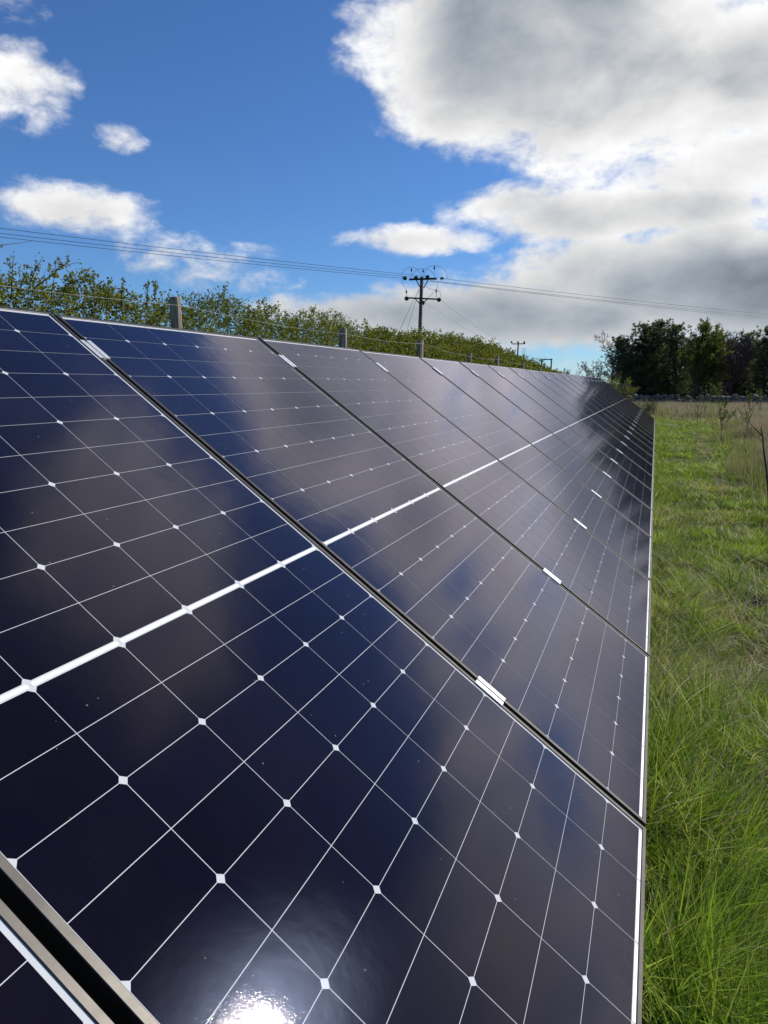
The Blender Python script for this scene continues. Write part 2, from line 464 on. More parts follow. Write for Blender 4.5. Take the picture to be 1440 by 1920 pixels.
def cell_rows():
    for n in range(22):
        if n < 11: vc = CV0 + (n + 0.5) * HC
        else: vc = CV0 + MIDG + (n + 0.5) * HC
        k = (10 - n) if n < 11 else (n - 11)         # 0 next to the middle band
        toward_mid = (k % 2 == 0)
        up = toward_mid if n < 11 else (not toward_mid)
        yield vc, up
ME_FRAME = frame_mesh()
ME_BACK = quad_mesh('backsheet', 0.004, PW - 0.004, 0.004, PH - 0.004, -0.0006, MT['backsheet'])
ME_CELL = {True: cell_mesh(True), False: cell_mesh(False)}
def ribbon_mesh():
    m = MB(); m.box(-CPU / 2 + 0.004, CPU / 2 - 0.004, -0.0032, 0.0032, 0, 0.0004); return m.mesh('ribbon', MT['ribbon'])
ME_RIB = ribbon_mesh()
def joined_cells():
    m = MB()
    for vc, up in cell_rows():
        p = cell_outline(up)
        for j in range(6):
            uc = CU0 + (j + 0.5) * CPU
            m.add([(uc + x, vc + y, -0.0002) for x, y in p], [tuple(range(len(p)))])
    return m.mesh('cells', MT['cell'])
ME_CELLS = joined_cells()
CELL_NEAR = 6                      # panels whose cells are still ten pixels or more across
V_CLAMP = (0.478, 1.919)
panels = []
for k in range(-1, N_PANEL):
    jit = Matrix.Rotation(math.radians(rnd.uniform(-0.07, 0.07)), 4, 'X') @ Matrix.Rotation(math.radians(rnd.uniform(-0.07, 0.07)), 4, 'Y')
    mw = Matrix.Translation(row_point(k * PITCH + (PITCH - PW) / 2, 0)) @ BAS @ jit
    p = empty('solar_panel', basis=mw)
    if k == -1: lab = 'dark solar panel of which only one corner shows at the bottom left'
    elif k == N_PANEL - 1: lab = 'last dark solar panel at the far end of the tilted row'
    elif k == 0: lab = 'large dark solar panel filling the foreground, nearest one seen whole'
    else: lab = 'dark framed solar panel, %s in the tilted row from the camera' % ORD[k]
    tag(p, lab, 'solar panel', 'solar panels of the tilted row')
    for nm, me in (('frame', ME_FRAME), ('backsheet', ME_BACK)):
        o = bpy.data.objects.new(nm, me); COL.objects.link(o); o.parent = p
    if k < CELL_NEAR:
        for vc, up in cell_rows():
            for j in range(6):
                o = bpy.data.objects.new('cell', ME_CELL[up]); COL.objects.link(o); o.parent = p
                o.location = (CU0 + (j + 0.5) * CPU, vc, -0.0004)
    else:
        o = bpy.data.objects.new('cells', ME_CELLS); COL.objects.link(o); o.parent = p; o['kind'] = 'stuff'
    for vr in (CV0 + 11 * HC + MIDG / 2, CV0 - 0.0042, PH - CV0 + 0.0042):
        for j in range(6):
            o = bpy.data.objects.new('ribbon', ME_RIB); COL.objects.link(o); o.parent = p
            o.location = (CU0 + (j + 0.5) * CPU + rnd.uniform(-.001, .001), vr, -0.0005)
    panels.append(p)

def clamp_mesh():
    m = MB(); L = 0.0425; t = 0.003
    prof = [(-0.0205, 0.0026), (-0.0075, 0.0026), (-0.0075, -0.024), (0.0075, -0.024), (0.0075, 0.0026), (0.0205, 0.0026),
            (0.0205, 0.0062), (0.0045, 0.0062), (0.0045, -0.021), (-0.0045, -0.021), (-0.0045, 0.0062), (-0.0205, 0.0062)]
    k = len(prof)
    m.add([(x, -L, z) for x, z in prof] + [(x, L, z) for x, z in prof],
          [(i, (i + 1) % k, k + (i + 1) % k, k + i) for i in range(k)])
    for s, o in ((-1, 0), (1, k)):
        for q in ((0, 1, 10, 11), (1, 2, 9, 10), (2, 3, 8, 9), (3, 4, 7, 8), (4, 5, 6, 7)):
            m.f.append(tuple(o + i for i in (q if s < 0 else q[::-1])))
    return m.mesh('clamp_body', MT['alu'])
def bolt_mesh():
    m = MB(); m.lathe((0, 0, -0.0212), (0, 0, 1), [(0, 0.0042), (0.006, 0.0042), (0.007, 0.0036), (0.007, 0.002), (0.004, 0.0019)], 10)
    return m.mesh('bolt', MT['bolt'])
ME_CL, ME_BO = clamp_mesh(), bolt_mesh()
for k in range(0, N_PANEL):
    for iv, v in enumerate(V_CLAMP):
        if k == 0 and iv == 1: continue
        mw = Matrix.Translation(row_point(k * PITCH, v + rnd.uniform(-.004, .004))) @ BAS
        c = empty('panel_clamp', basis=mw)
        which = ('lower', 'upper')[iv]
        tag(c, ('silver %s clamp on the black seam at the bottom left corner' % which) if k == 0 else
            'silver %s clamp bridging the %s dark seam beyond the foreground panel' % (which, 'first' if k == 1 else ORD[k - 1]),
            'clamp', 'silver clamps on the panel seams')
        for nm, me in (('clamp_body', ME_CL), ('bolt', ME_BO)):
            o = bpy.data.objects.new(nm, me); COL.objects.link(o); o.parent = c

# mounting frame under the row
mf = empty('mounting_frame', (0, 0, 0))
tag(mf, 'galvanised steel mounting frame carrying the row of solar panels', 'mounting frame')
U0, U1 = -PITCH + 0.02, N_PANEL * PITCH - 0.02
def bar(name, a, b, wd, hd, parent, mt):
    """box bar between two points, wd across, hd in height below the line"""
    a = Vector(a); b = Vector(b); t = (b - a).normalized()
    side = t.cross(Vector((0, 0, 1)))
    side = Vector((0, 1, 0)) if side.length < 1e-3 else side.normalized()
    upv = side.cross(t).normalized()
    m = MB(); vs = []
    for p in (a, b):
        for s1, s2 in ((-1, -1), (1, -1), (1, 1), (-1, 1)): vs.append(p + side * s1 * wd / 2 + upv * s2 * hd / 2)
    m.add(vs, [(0, 3, 2, 1), (4, 5, 6, 7)] + [(i, (i + 1) % 4, 4 + (i + 1) % 4, 4 + i) for i in range(4)])
    return link(name, m.mesh(name, mt), parent)
for v in V_CLAMP:
    h = -DEPTH - 0.0225
    bar('rail', row_point(U0, v, h), row_point(U1, v, h), 0.04, 0.041, mf, MT['galv'])
for i in range(8):
    u = U0 + 0.5 + i * (U1 - U0 - 1.0) / 7
    h = -DEPTH - 0.074
    a = row_point(u, 0.22, h); b = row_point(u, 1.99, h)
    bar('rafter', a, b, 0.05, 0.06, mf, MT['galv'])
    for v in (0.42, 1.78):
        q = row_point(u, v, h - 0.031)
        zg = float(gz(q.x, q.y))
        bar('post', (q.x, q.y, zg - 0.2), (q.x, q.y, q.z), 0.06, 0.06, mf, MT['galv'])

# ------------------------------------------------------------------ woody plants: branch skeletons
def grow(rr, p, d, length, rad, level, segs, out, tips, bend=0.25, up=0.1, spread=0.7, kids=(3, 4, 3), shrink=0.62, jitter=0.35):
    pts = [p.copy()]; rs = [rad]; d = d.normalized()
    for i in range(segs):
        d = (d + Vector((rr.gauss(0, bend), rr.gauss(0, bend), rr.gauss(0, bend) + up)) * 0.5).normalized()
        p = p + d * (length / segs); pts.append(p.copy()); rs.append(rad * (1 - 0.75 * (i + 1) / segs))
    out.append((pts, rs, level))
    if level >= len(kids):
        tips.append((pts, d)); return
    for c in range(kids[level]):
        t = rr.uniform(0.3, 1.0) * segs; i = min(int(t), segs - 1); q = pts[i].lerp(pts[i + 1], t - i)
        a = rr.uniform(0, 6.283); e1 = d.orthogonal().normalized(); e2 = d.cross(e1)
        nd = (d + (e1 * math.cos(a) + e2 * math.sin(a)) * spread * rr.uniform(0.7, 1.4)).normalized()
        grow(rr, q, nd, length * shrink * rr.uniform(1 - jitter, 1 + jitter), max(rs[i] * 0.6, 0.002), level + 1, max(2, segs - 1), out, tips, bend, up, spread, kids, shrink, jitter)
def branch_mesh(name, out, mt, sides=(7, 5, 4, 3, 3), minr=0.0):
    m = MB()
    for pts, rs, lv in out: m.tube(pts, [max(r, minr) for r in rs], sides[min(lv, len(sides) - 1)], caps=(lv == 0))
    return m.mesh(name, mt, True)
def leaves_mesh(name, centers, size, mt, rng, aspect=0.6, tone=None, fold=0.25, normals=None):
    """one small folded quad pair per leaf: 2 quads = 4 triangles"""
    C = np.asarray(centers, float); n = len(C)
    a = rng.normal(size=(n, 3)); a /= np.linalg.norm(a, axis=1)[:, None]
    b = rng.normal(size=(n, 3)); b -= a * (a * b).sum(1)[:, None]; b /= np.linalg.norm(b, axis=1)[:, None]
    c = np.cross(a, b)
    s = (size * rng.uniform(0.65, 1.3, n))[:, None] if np.isscalar(size) else (np.asarray(size) * rng.uniform(0.65, 1.3, n))[:, None]
    base = C - a * s * 0.5; tip = C + a * s * 0.5
    l = C + b * s * aspect * 0.5 + c * s * fold * 0.5 - a * s * 0.05; r = C - b * s * aspect * 0.5 + c * s * fold * 0.5 - a * s * 0.05
    V = np.stack([base, l, tip, r], 1).reshape(-1, 3)
    i = np.arange(n)[:, None] * 4
    Fc = np.concatenate([i + np.array([[0, 2, 1]]), i + np.array([[0, 3, 2]])])
    tn = rng.uniform(0, 1, n) if tone is None else np.clip(tone, 0, 1)
    return np_mesh(name, V, Fc, mt, [('tone', 'FLOAT', np.repeat(tn, 4))])
def strips_mesh(name, roots, dirs, lens, widths, mt, rng, tone):
    """thin tapering triangles (needles, bristles)"""
    R0 = np.asarray(roots); Dn = np.asarray(dirs); n = len(R0)
    sd_ = np.cross(Dn, rng.normal(size=(n, 3))); sd_ /= np.linalg.norm(sd_, axis=1)[:, None] + 1e-9
    V = np.stack([R0 - sd_ * widths[:, None] / 2, R0 + sd_ * widths[:, None] / 2, R0 + Dn * lens[:, None]], 1).reshape(-1, 3)
    Fc = np.arange(3 * n).reshape(n, 3)
    return np_mesh(name, V, Fc, mt, [('tone', 'FLOAT', np.repeat(np.clip(tone, 0, 1), 3))])

# ------------------------------------------------------------------ hedge behind the array
HX = -4.75
_prof = [(-1.5, 2.3)]
for _px, _py in ((0, 522), (80, 514), (150, 532), (250, 552), (330, 568), (430, 556), (520, 586), (600, 590), (660, 604), (740, 626), (840, 630), (930, 648), (985, 670), (1020, 686)):
    _q = at_x(_px, _py, HX + 0.25); _prof.append((_q[1], _q[2]))
_prof.append((60, 1.3))
def hedge_top(y): return np.interp(y, [a for a, b in _prof], [b for a, b in _prof])
hedge = empty('hedge', (HX, 14, float(gz(HX, 14))))
tag(hedge, 'long leafy hawthorn hedge with straggling shoots behind the solar panels', 'hedge')
wood = MB(); lc = []; ls = []; rr = random.Random(21)
def leafy(pts, step, spread, size, per=4, tipboost=True):
    for a, b in zip(pts[:-1], pts[1:]):
        L = (b - a).length; k = max(1, int(L / step))
        for i in range(k):
            q = a.lerp(b, rr.random())
            for _ in range(per):
                lc.append((q.x + rr.gauss(0, spread), q.y + rr.gauss(0, spread), q.z + rr.gauss(0, spread))); ls.append(size)
y = -1.2
while y < 44:
    near = y < 11; far = y > 22
    step = 0.095 if near else (0.15 if not far else 0.32)
    y += step * rr.uniform(0.6, 1.4)
    x = HX + rr.uniform(-0.55, 0.5)
    zg = float(gz(x, y)); top = float(hedge_top(y)) * rr.uniform(0.95, 1.03)
    H = top - zg
    o_, t_ = [], []
    grow(rr, Vector((x, y, zg - 0.05)), Vector((rr.gauss(0, .12), rr.gauss(0, .15), 1)), H * 0.62, 0.016 if near else 0.02, 0, 6, o_, t_,
         bend=0.22, up=0.05, spread=0.75, kids=(9, 4) if near else ((7, 4) if not far else (6, 3)), shrink=0.36, jitter=0.4)
    for pts, rs, lv in o_:
        wood.tube(pts, [max(r * 0.8, 0.0016 if near else 0.003) for r in rs], 4 if lv == 0 else 3, caps=False)
        sz = 0.026 if near else (0.034 if not far else 0.06)
        if lv == 0: leafy(pts[2:], 0.05 if near else 0.08, 0.03, sz, 3)
        elif lv == 1: leafy(pts, 0.045 if near else 0.06, 0.022, sz, 4)
        else: leafy(pts, 0.030 if near else 0.05, 0.018, sz, 5)
    # straggling long shoots, thinner leaved
    if rr.random() < (0.27 if near else 0.16):
        o2, t2 = [], []
        base = Vector((x, y, top - rr.uniform(0.15, 0.4)))
        grow(rr, base, Vector((rr.gauss(0, .25), rr.gauss(0.15, .5), 1)), rr.uniform(0.2, 0.42), 0.005, 0, 5, o2, t2, bend=0.18, up=-0.02, spread=0.8, kids=(3,), shrink=0.35)
        for pts, rs, lv in o2:
            wood.tube(pts, [max(r, 0.0016) for r in rs], 3, caps=False); leafy(pts, 0.032, 0.012, 0.022 if near else 0.032, 4)
# inner twigs filling the body of the hedge
for y0_, y1_, cnt, sz in ((-1.2, 11, 13500, 0.025), (11, 22, 8000, 0.038), (22, 44, 5000, 0.06)):
    for _ in range(cnt):
        y = rr.uniform(y0_, y1_); t_ = float(hedge_top(y)) + 0.09 * math.sin(y * 4.3) * math.sin(y * 1.7) + 0.06 * math.sin(y * 9.7 + 1)
        f_z = rr.random() ** 0.75; zg = float(gz(HX, y)); z = zg + 0.35 + (t_ - zg - 0.35) * f_z
        wd_ = 0.62 * (1 - 0.75 * max(0, f_z - 0.55) / 0.45); x = HX + rr.uniform(-wd_, wd_)
        d = Vector((rr.gauss(0, .5), rr.gauss(0, .5), rr.uniform(.1, 1))).normalized() * rr.uniform(.06, .16) * (1 if y < 11 else 1.5)
        p_ = Vector((x, y, z)); wood.tube([p_ - d * .4, p_ + d * .6], [.002 if y < 11 else .003, .0012], 3, caps=False)
        leafy([p_ - d * .4, p_ + d * .7], 0.03 if y < 11 else .05, .02, sz, 3)
def sprig(px0, py0, px1, py1, X, sag=0.0):
    """a single long shoot seen against the sky"""
    a = Vector(at_x(px0, py0, X)); b = Vector(at_x(px1, py1, X + 0.15)); pts = []
    for i in range(9):
        t = i / 8; q = a.lerp(b, t); q.z += sag * math.sin(math.pi * t) + rr.gauss(0, 0.006); pts.append(q)
    wood.tube(pts, [0.005 - 0.0035 * i / 8 for i in range(9)], 4, caps=False)
    leafy(pts, 0.03, 0.012, 0.021, 4)
    for i in (2, 3, 4, 5, 6):
        d = Vector((rr.gauss(0, .4), rr.gauss(0, .6), 1)).normalized() * rr.uniform(0.04, 0.1)
        wood.tube([pts[i], pts[i] + d], [0.002, 0.0012], 3, caps=False); leafy([pts[i], pts[i] + d], 0.02, 0.01, 0.02, 4)
for s in ((60, 545, 148, 490, 0.03), (20, 560, 25, 478, 0.0), (50, 550, 80, 482, 0.02), (110, 560, 165, 515, 0.03), (200, 580, 205, 522, 0.0), (225, 580, 232, 523, 0), (275, 580, 278, 525, 0.0),
          (290, 560, 292, 528, 0), (400, 590, 428, 528, 0.0), (470, 600, 500, 560, .02), (640, 640, 672, 598, .0), (820, 655, 850, 620, 0.02), (905, 660, 930, 632, 0)):
    sprig(s[0], s[1], s[2], s[3], HX + 0.35, s[4])
# a long bare-ended shoot entering the picture from the left, nearer than the hedge
a = Vector(at_x(-160, 480, -3.9)); b = Vector(at_x(60, 452, -4.05)); pts = [a.lerp(b, i / 8) + Vector((0, 0, rr.gauss(0, .005))) for i in range(9)]
wood.tube(pts, [0.006 - 0.005 * i / 8 for i in range(9)], 4, caps=False); leafy(pts[2:7], 0.04, 0.012, 0.018, 4)
base = Vector((HX, a.y - 0.4, 1.9)); wood.tube([base, base.lerp(a, 0.5) + Vector((0, 0, .08)), a], [0.009, 0.007, 0.006], 4, caps=False)
link('stems', wood.mesh('stems', MT['bark']), hedge).matrix_parent_inverse = Matrix.Translation(hedge.location).inverted()
lc = np.array(lc); ls = np.array(ls)
clump = 0.5 + 0.5 * np.sin(lc[:, 1] * 2.1 + 1.3 * np.sin(lc[:, 2] * 3.0)) * np.cos(lc[:, 2] * 4 + lc[:, 1])
tn = 0.25 + 0.35 * clump + RNG.uniform(-0.25, 0.4, len(lc))
lo = link('foliage', leaves_mesh('foliage', lc, ls, MT['hawleaf'], RNG, 0.8, tn), hedge)
lo.matrix_parent_inverse = Matrix.Translation(hedge.location).inverted(); lo['kind'] = 'stuff'
print('hedge leaves', len(lc))

# ------------------------------------------------------------------ wire fence in front of the hedge
FX = -4.0
fence = empty('wire_fence', (FX, 14, float(gz(FX, 14))))
INVF = Matrix.Translation(fence.location).inverted()
tag(fence, 'wire fence with weathered wooden posts between hedge and solar panels', 'fence')
post_tops = []
for px, py, yy in ((None, None, -2.0), (None, None, 1.35), (328, 558, None), (643, 617, None), (788, 637, None), (None, None, 15.6), (932, 668, None), (980, 679, None), (1012, 689, None), (None, None, 30.2), (None, None, 34.0), (None, None, 38.0)):
    q = at_x(px, py, FX) if px else np.array([FX, yy, 2.22 if yy < 20 else 1.95])
    zg = float(gz(FX, q[1])); m = MB()
    lean = Vector((rnd.gauss(0, .015), rnd.gauss(0, .015), 0)); H = q[2] - zg + 0.25
    rad = 0.051 + rnd.uniform(-.006, .008)
    segs = 7; npt = 11; ofs = [1 + rnd.gauss(0, .05) for _ in range(npt)]
    base = Vector((q[0], q[1], zg - 0.25)) - lean * H
    vs = []
    for i in range(segs + 1):
        for k in range(npt):
            a = 6.2832 * k / npt; r = rad * ofs[k] * (1 + rnd.gauss(0, .012))
            vs.append(base + lean * H * i / segs + Vector((math.cos(a) * r, math.sin(a) * r, H * i / segs + (rnd.gauss(0, .006) if i == segs else 0))))
    fs = [(i * npt + k, i * npt + (k + 1) % npt, (i + 1) * npt + (k + 1) % npt, (i + 1) * npt + k) for i in range(segs) for k in range(npt)]
    fs.append(tuple(segs * npt + k for k in range(npt))); m.add(vs, fs)
    link('post', m.mesh('post', MT['post']), fence).matrix_parent_inverse = INVF
    post_tops.append(Vector((q[0], q[1], q[2])))
def fence_line(dz):
    m = MB()
    for a, b in zip(post_tops[:-1], post_tops[1:]):
        pts = []
        for i in range(7):
            t = i / 6; q = a.lerp(b, t); pts.append((q.x + 0.062, q.y, q.z - dz - 0.03 * math.sin(math.pi * t)))
        m.tube(pts, 0.0014, 4, caps=False)
    return m
for dz in (0.07, 0.32, 0.5, 0.68, 0.86, 1.04):
    link('strand', fence_line(dz).mesh('strand', MT['fwire']), fence).matrix_parent_inverse = INVF
stay = MB(); yy = 0.0
while yy < 34:
    zt = float(np.interp(yy, [p.y for p in post_tops], [p.z for p in post_tops]))
    stay.tube([(FX + 0.062, yy, zt - 0.34), (FX + 0.062, yy, zt - 1.04)], 0.0016, 3, caps=False); yy += 0.3
so = link('netting_wires', stay.mesh('netting_wires', MT['fwire']), fence); so.matrix_parent_inverse = INVF; so['kind'] = 'stuff'

# ------------------------------------------------------------------ power line
PB = at_z(790, 521, 9.0)                       # top of the angle pole
pole = empty('utility_pole', (PB[0], PB[1], float(gz(PB[0], PB[1]))))
INVP = Matrix.Translation(pole.location).inverted()
tag(pole, 'tall wooden electricity pole with two crossarms and looping jumper wires', 'utility pole')
def pole_part(name, m, mt, root=pole, inv=INVP, smooth=False):
    o = link(name, m.mesh(name, mt, smooth), root); o.matrix_parent_inverse = inv; return o
def at_pole(px, py, off=0.0):
    """a point in the upright plane of the crossarms (square to the line of sight) plus off metres towards the camera"""
    d = ray(px, py); fw = np.array([PB[0] - CAM[0], PB[1] - CAM[1], 0.0]); L = np.linalg.norm(fw); fw /= L
    return Vector(CAM + d * ((L - off) / (d @ fw)))
m = MB(); foot = at_pole(783, 655); foot.z = pole.location.z - 0.6
top = at_pole(791, 519)
m.tube([foot.lerp(top, i / 8) for i in range(9)], [0.155 - 0.035 * i / 8 for i in range(9)], 12); pole_part('pole', m, MT['pole'], smooth=False)
FO = 0.17
m = MB(); a = at_pole(767, 524, FO); b = at_pole(819, 522.5, FO); m = None
bar('crossarm', a, b, 0.10, 0.13, pole, MT['iron']).matrix_parent_inverse = INVP
a2 = at_pole(760, 558.3, FO); b2 = at_pole(824, 561.3, FO)
bar('crossarm', a2, b2, 0.09, 0.10, pole, MT['iron']).matrix_parent_inverse = INVP
for (x0, y0, x1, y1) in ((780.5, 525, 788.5, 540.5), (803, 525, 794, 540.5), (778.5, 560, 786.5, 569), (801, 561, 793, 569)):
    m = MB(); m.tube([at_pole(x0, y0, FO + .05), at_pole(x1, y1, FO - 0.04)], 0.035, 6); pole_part('brace', m, MT['iron'])
fwv = Vector((CAM[0] - PB[0], CAM[1] - PB[1], 0)).normalized()
lat = (b - a).normalized()
def disc_insulator(px, py, ax, off=FO):
    m = MB(); c = at_pole(px, py, off); ax = Vector(ax).normalized()
    m.lathe(c - ax * 0.16, ax, [(0, .03), (.04, .05), (.06, .15), (.09, .15), (.11, .06), (.15, .06), (.17, .14), (.20, .14), (.22, .06), (.26, .05), (.32, .025)], 12)
    pole_part('insulator', m, MT['insul'])
TOPINS = [(758.5, 521.5), (780, 521), (802, 519), (829, 522)]
disc_insulator(758.5, 521.5, (-lat + fwv * 0.9)); disc_insulator(780, 521, fwv, FO + .3); disc_insulator(801.5, 519.5, fwv, FO + .3); disc_insulator(829, 522, lat)
disc_insulator(762, 559.7, fwv - lat * 0.3, FO + .25); disc_insulator(823.5, 562, fwv + lat * 0.2, FO + .25)
m = MB(); m.lathe(at_pole(794, 564, FO + .1), (0, 0, -1), [(0, .04), (.05, .1), (.2, .1), (.22, .05), (.3, .05)], 10); pole_part('insulator', m, MT['insul'])
PINS = [(771.5, 504, 521), (793.5, 506, 520), (814.5, 500, 521), (762, 545, 556), (818, 543.5, 559)]
for x, yt, yb in PINS:
    m = MB(); m.tube([at_pole(x, yb, FO), at_pole(x + .3, yt, FO)], 0.022, 5); pole_part('insulator_pin', m, MT['galv'])
    m = MB(); c = at_pole(x, yt + 1.5, FO); m.lathe(c - Vector((0, 0, .12)), (0, 0, 1), [(0, .03), (.02, .06), (.08, .065), (.1, .045), (.14, .05), (.18, .04), (.22, .02)], 10); pole_part('insulator', m, MT['insul'])
def jumper(pts_px, r=0.011, off=FO):
    P = [at_pole(x, y, off) for x, y in pts_px]; out_ = []
    for i in range(len(P) - 1):
        p0 = P[max(i - 1, 0)]; p1 = P[i]; p2 = P[i + 1]; p3 = P[min(i + 2, len(P) - 1)]
        for k in range(6):
            t = k / 6; out_.append(0.5 * ((2 * p1) + (p2 - p0) * t + (2 * p0 - 5 * p1 + 4 * p2 - p3) * t * t + (3 * p1 - p0 - 3 * p2 + p3) * t ** 3))
    out_.append(P[-1]); m = MB(); m.tube(out_, r, 4); pole_part('jumper_wire', m, MT['wire'])
jumper([(753.5, 523), (754, 512), (761, 504), (771.5, 501), (782, 505), (791, 516)])
jumper([(753.5, 523), (755, 532), (761, 542), (762, 546)])
jumper([(773, 516), (780, 507), (793.5, 503.5), (806, 507), (813, 514)])
jumper([(796.5, 518), (797, 508), (804, 500), (814.5, 498), (827, 501), (836, 511), (839, 523)])
jumper([(821.5, 527), (821, 534), (818, 543)])
jumper([(799, 537), (804, 541), (812, 543), (818, 543), (825, 548), (827, 557)])
jumper([(816, 545), (808, 553), (797, 562)])
for (xt, yt, xb, yb) in ((786, 541, 741.5, 636), (786, 543, 758.5, 634)):
    m = MB(); p0 = at_pole(xt, yt, -0.1); p1 = at_pole(xb, yb, 1.0 if xb < 750 else 3.0)
    e = p0 + (p1 - p0) * ((float(gz(p1.x, p1.y)) - p0.z) / (p1.z - p0.z)); m.tube([p0, e], 0.013, 4); pole_part('stay_wire', m, MT['wire'])
    m = MB(); q = p0.lerp(p1, 0.97); m.lathe(q, (p1 - p0), [(0, .03), (.05, .08), (.3, .08), (.35, .03)], 8); pole_part('stay_insulator', m, MT['insul'])
# conductors: three on each side of the pole
def span(p0, p1, sag, label, grp, r=0.012):
    m = MB(); pts = []
    for i in range(25):
        t = i / 24; q = Vector(p0).lerp(Vector(p1), t); q.z -= sag * 4 * t * (1 - t); pts.append(q)
    m.tube(pts, r, 4); o = link('overhead_wire', m.mesh('overhead_wire', MT['wire'])); tag(o, label, 'wire', grp)
def span_through(pa, px, py, z_at, label, grp, ext=1.9, sag=0.25):
    q = Vector(at_z(px, py, z_at)); end = Vector(pa) + (q - Vector(pa)) * ext
    m_t = 1 / ext; lift = sag * 4 * m_t * (1 - m_t)
    end.z = pa.z + (q.z + lift - pa.z) * ext
    span(pa, end, sag, label, grp)
Lp = [at_pole(757, 522, FO), at_pole(778, 520, FO + .4), at_pole(799, 518, FO + .4)]
for pa, py, wd in ((Lp[2], 428, 'highest'), (Lp[1], 437.5, 'middle'), (Lp[0], 444.5, 'lowest')):
    span_through(pa, 0, py, 8.6, '%s of the three overhead wires left of the tall electricity pole' % wd, 'overhead wires left of the pole')
Rp = [at_pole(831, 522.5, FO), at_pole(806, 526, FO - .2), at_pole(806, 527.5, FO - .4)]
for pa, py, wd in ((Rp[0], 589.5, 'highest'), (Rp[1], 594.5, 'middle'), (Rp[2], 598, 'lowest')):
    span_through(pa, 1440, py, 7.9, '%s of the three overhead wires right of the tall electricity pole' % wd, 'overhead wires right of the pole')
# far poles
p2 = at_z(971.5, 643, 9.0); z2 = float(gz(p2[0], p2[1]))
fp = empty('utility_pole', (p2[0], p2[1], z2)); IN2 = Matrix.Translation(fp.location).inverted()
tag(fp, 'small distant electricity pole with one crossarm above the hedge', 'utility pole')
D2 = float(np.linalg.norm(p2[:2] - CAM[:2]))
def at_d(px, py, dist):
    d = ray(px, py); return Vector(CAM + d * (dist / math.hypot(d[0], d[1])))
m = MB(); t2 = at_d(972, 642, D2); f2 = Vector((t2.x - 0.3, t2.y, z2 - .5)); m.tube([f2, t2], [0.17, 0.13], 8); pole_part('pole', m, MT['pole'], fp, IN2)
bar('crossarm', at_d(960.5, 645, D2 - .2), at_d(985, 644.5, D2 - .2), 0.14, 0.16, fp, MT['iron']).matrix_parent_inverse = IN2
bar('crossarm', at_d(956, 669, D2 - .2), at_d(980, 668, D2 - .2), 0.12, 0.12, fp, MT['iron']).matrix_parent_inverse = IN2
for x in (960.5, 972.5, 984):
    m = MB(); c = at_d(x, 644, D2 - .2); m.lathe(c, (-0.5, 0, 1), [(0, .05), (.1, .16), (.35, .17), (.45, .08)], 8); pole_part('insulator', m, MT['insul'], fp, IN2)
for x in (955, 965, 979, 983):
    m = MB(); m.tube([at_d(x, 668, D2), at_d(x + 2.0, 652, D2)], 0.03, 4); pole_part('jumper_wire', m, MT['wire'], fp, IN2)
for (x0, y0, x1, y1, wd) in ((795, 566, 962, 645, 'lower'), (827, 563, 972, 643, 'upper')):
    span(at_pole(x0, y0, FO), at_d(x1, y1, D2), 0.9, '%s thin wire sagging from the tall pole to the distant pole' % wd, 'wires to the distant pole', 0.007)
D3 = 150.0
b3 = at_d(1026, 674, D3); hf = empty('utility_pole', (b3.x, b3.y, float(gz(b3.x, b3.y)))); IN3 = Matrix.Translation(hf.location).inverted()
tag(hf, 'distant twin post electricity structure joined by one crossbar at hedge end', 'utility pole')
for x in (1016, 1034):
    t3 = at_d(x, 673, D3); m = MB(); m.tube([(t3.x, t3.y, hf.location.z - .4), t3], 0.14, 8); pole_part('pole', m, MT['pole'], hf, IN3)
bar('crossarm', at_d(1015, 674.5, D3 - .2), at_d(1036, 673.5, D3 - .2), 0.15, 0.2, hf, MT['iron']).matrix_parent_inverse = IN3

# ------------------------------------------------------------------ dry stone wall
WY = 50.0
wall = empty('dry_stone_wall', (4, WY, 0)); tag(wall, 'low tumbledown dry stone wall in front of the dark trees', 'stone wall')
INVW = Matrix.Translation(wall.location).inverted()
def stone_mesh(i):
    import bmesh
    r2 = random.Random(100 + i); bm = bmesh.new(); bmesh.ops.create_icosphere(bm, subdivisions=2, radius=0.5)
    ph = [r2.uniform(0, 6) for _ in range(6)]
    for v in bm.verts:
        c = v.co.copy()
        for ax in range(3): c[ax] = math.copysign(abs(c[ax] * 2) ** 0.6 / 2, c[ax])
        c *= 1 + 0.13 * math.sin(5 * c.x + ph[0]) * math.sin(4 * c.y + ph[1]) + 0.10 * math.sin(7 * c.z + ph[2] + 3 * c.x)
        v.co = c
    me = bpy.data.meshes.new('stone'); bm.to_mesh(me); bm.free(); me.materials.append(MT['stone']); return me
SM = [stone_mesh(i) for i in range(7)]
def put_stone(x, y_, z, sx, sy, sz, rot):
    o = bpy.data.objects.new('stone', rnd.choice(SM)); COL.objects.link(o); o.parent = wall; o.matrix_parent_inverse = INVW
    o.location = (x, y_, z); o.scale = (sx, sy, sz); o.rotation_euler = rot
for c in range(3):
    x = -7.0
    while x < 13.5:
        wd = rnd.uniform(0.26, 0.5); hh = rnd.uniform(0.2, 0.27)
        put_stone(x + wd / 2, WY + rnd.uniform(-.05, .05), 0.07 + c * 0.21 + rnd.uniform(-.02, .02), wd * 1.1, 0.5 - c * .06, hh * 1.15, (rnd.gauss(0, .08), rnd.gauss(0, .08), rnd.gauss(0, .2))); x += wd * 0.97
x = -7.0
